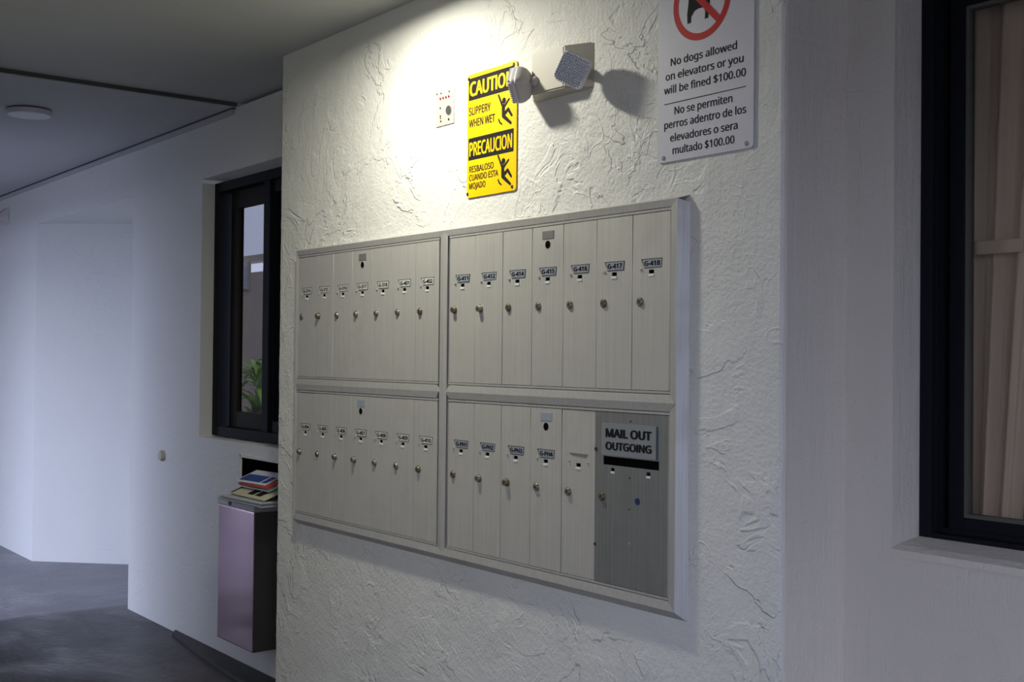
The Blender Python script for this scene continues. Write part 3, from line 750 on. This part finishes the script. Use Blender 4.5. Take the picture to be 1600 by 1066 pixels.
# papers on the bin
def slab(name, label, x0, x1, y0_, y1_, z0_, z1_, m, rx, rz, extra=None, sheets=0):
    e = empty(name, ((x0+x1)/2, (y0_+y1_)/2, z0_)); tag(e, label, 'magazine' if 'newspaper' not in name else 'newspaper', 'junk mail on the steel bin')
    c = Vector(((x0+x1)/2, (y0_+y1_)/2, z0_)); R_ = Matrix.Rotation(rz, 3, 'Z') @ Matrix.Rotation(rx, 3, 'X')
    def place(bm):
        for v in bm.verts: v.co = c + R_ @ (v.co - c)
        return bm
    n = max(1, sheets); th = (z1_-z0_)/n
    rr = random.Random(len(label))
    for i in range(n):
        bm = bmesh.new(); dx, dy = rr.uniform(-.006, .006), rr.uniform(-.006, .006)
        box(bm, x0+dx, x1+dx, y0_+dy, y1_+dy, z0_+i*th, z0_+(i+1)*th-.0008, .0012)
        obj('sheet', place(bm), m, e)
    if extra:
        for (fx0, fx1, fy0, fy1, fz0, fz1, mm) in extra:
            bm = bmesh.new(); box(bm, x0+(x1-x0)*fx0, x0+(x1-x0)*fx1, y0_+(y1_-y0_)*fy0, y0_+(y1_-y0_)*fy1, fz0, fz1); obj('print', place(bm), mm, e)
    return e
M_news = mat('newsprint', (.42, .44, .46), .8); M_cream = mat('cream_print', (.55, .52, .36), .6); M_navy = mat('blue_print', (.02, .05, .24), .5)
M_rprint = mat('red_print', (.42, .04, .03), .5); M_tprint = mat('teal_print', (.10, .28, .27), .5); M_wprint = mat('white_print', (.6, .62, .68), .5)
M_oprint = mat('orange_print', (.5, .14, .04), .5)
slab('newspaper', 'stack of folded grey newspapers lying on the steel bin, lowest in the pile', -2.68, -2.33, .040, .20, .7705, .790, M_news, 0, .05, None, 4)
slab('magazine', 'cream magazine with dark pictures, just above the newspapers on the bin', -2.670, -2.345, .070, .200, .8140, .8210, M_cream, math.radians(20), 0,
     [(.42, .58, .15, .75, .8208, .8216, M_black), (.64, .80, .15, .75, .8208, .8216, M_black), (.0, .06, .05, .95, .8208, .8214, M_plate_edge)])
slab('magazine', 'teal and white leaflet in the middle of the pile on the bin', -2.655, -2.380, .105, .215, .840, .846, M_wprint, math.radians(20), 0,
     [(.30, 1, .05, .50, .8458, .8464, M_tprint)])
slab('magazine', 'red and orange leaflet near the top of the pile on the bin', -2.665, -2.405, .112, .222, .850, .856, M_rprint, math.radians(18), .03,
     [(.02, .40, .10, .55, .8558, .8564, M_oprint), (.45, .75, .2, .5, .8558, .8564, M_wprint)])
slab('magazine', 'dark blue leaflet with white border on top of the pile on the bin', -2.690, -2.455, .115, .228, .862, .867, M_wprint, math.radians(20), .10,
     [(.05, .74, .10, .60, .8668, .8674, M_navy), (.80, .96, .1, .6, .8668, .8674, M_navy)])

# ------------------------------------------------------------------ courtyard seen through the left window
M_tan = stucco('tan_courtyard_wall', (.52, .42, .33), .1, 1, .003)
struct('wall_courtyard', box(bmesh.new(), -16, -5.0, 3.5, 3.6, -.2, 2.45), M_tan)
lv = empty('louvred_vent', (-9.97, 3.5, 2.08)); tag(lv, 'white louvred vent on the courtyard wall, through the left window', 'vent')
obj('vent_frame', box(bmesh.new(), -10.06, -9.86, 3.47, 3.50, 2.08, 2.38), M_wprint, lv)
for i in range(6): obj('louvre', box(bmesh.new(), -10.05, -9.87, 3.455, 3.475, 2.095+i*.046, 2.118+i*.046), M_white, lv)
# palm-like plant
M_leaf = mat('bright_green_leaf', (.14, .30, .03), .5); t = NT(M_leaf); t.color(t.mix(t.noise(9, 3), (.22, .42, .04), (.50, .75, .10)))
M_trunk = mat('brown_stem', (.10, .06, .03), .9)
pl = empty('palm_plant', (-5.98, 1.75, -.2)); tag(pl, 'green palm-like plant outside, seen through the left window', 'plant')
obj('stem', cyl(bmesh.new(), (-5.98, 1.75, -.2), (0.02, 0, 1), .05, 1.2, 10, .035), M_trunk, pl)
bm = bmesh.new(); rp = random.Random(5)
for k in range(70):
    az = rp.uniform(0, 2*math.pi); z0_ = rp.uniform(.75, 1.30); L_ = rp.uniform(.25, .5); el_ = rp.uniform(.2, 1.25)
    d = Vector((math.cos(az)*math.cos(el_), math.sin(az)*math.cos(el_), math.sin(el_))); sd = d.cross(Vector((0, 0, 1))).normalized()
    p0 = Vector((-5.97, 1.75, z0_)); pv = None
    for s_ in range(6):
        f = s_/5; p = p0 + d*L_*f + Vector((0, 0, -1))*(.22*f*f); wd = .020*math.sin(math.pi*min(.97, f*.9+.08))
        cur = (bm.verts.new(p-sd*wd), bm.verts.new(p+Vector((0, 0, .004))), bm.verts.new(p+sd*wd))
        if pv: bm.faces.new((pv[0], pv[1], cur[1], cur[0])); bm.faces.new((pv[1], pv[2], cur[2], cur[1]))
        pv = cur
o = obj('foliage', bm, M_leaf, pl, True); o['kind'] = 'stuff'
md = o.modifiers.new('leaf_thickness', 'SOLIDIFY'); md.thickness = .001
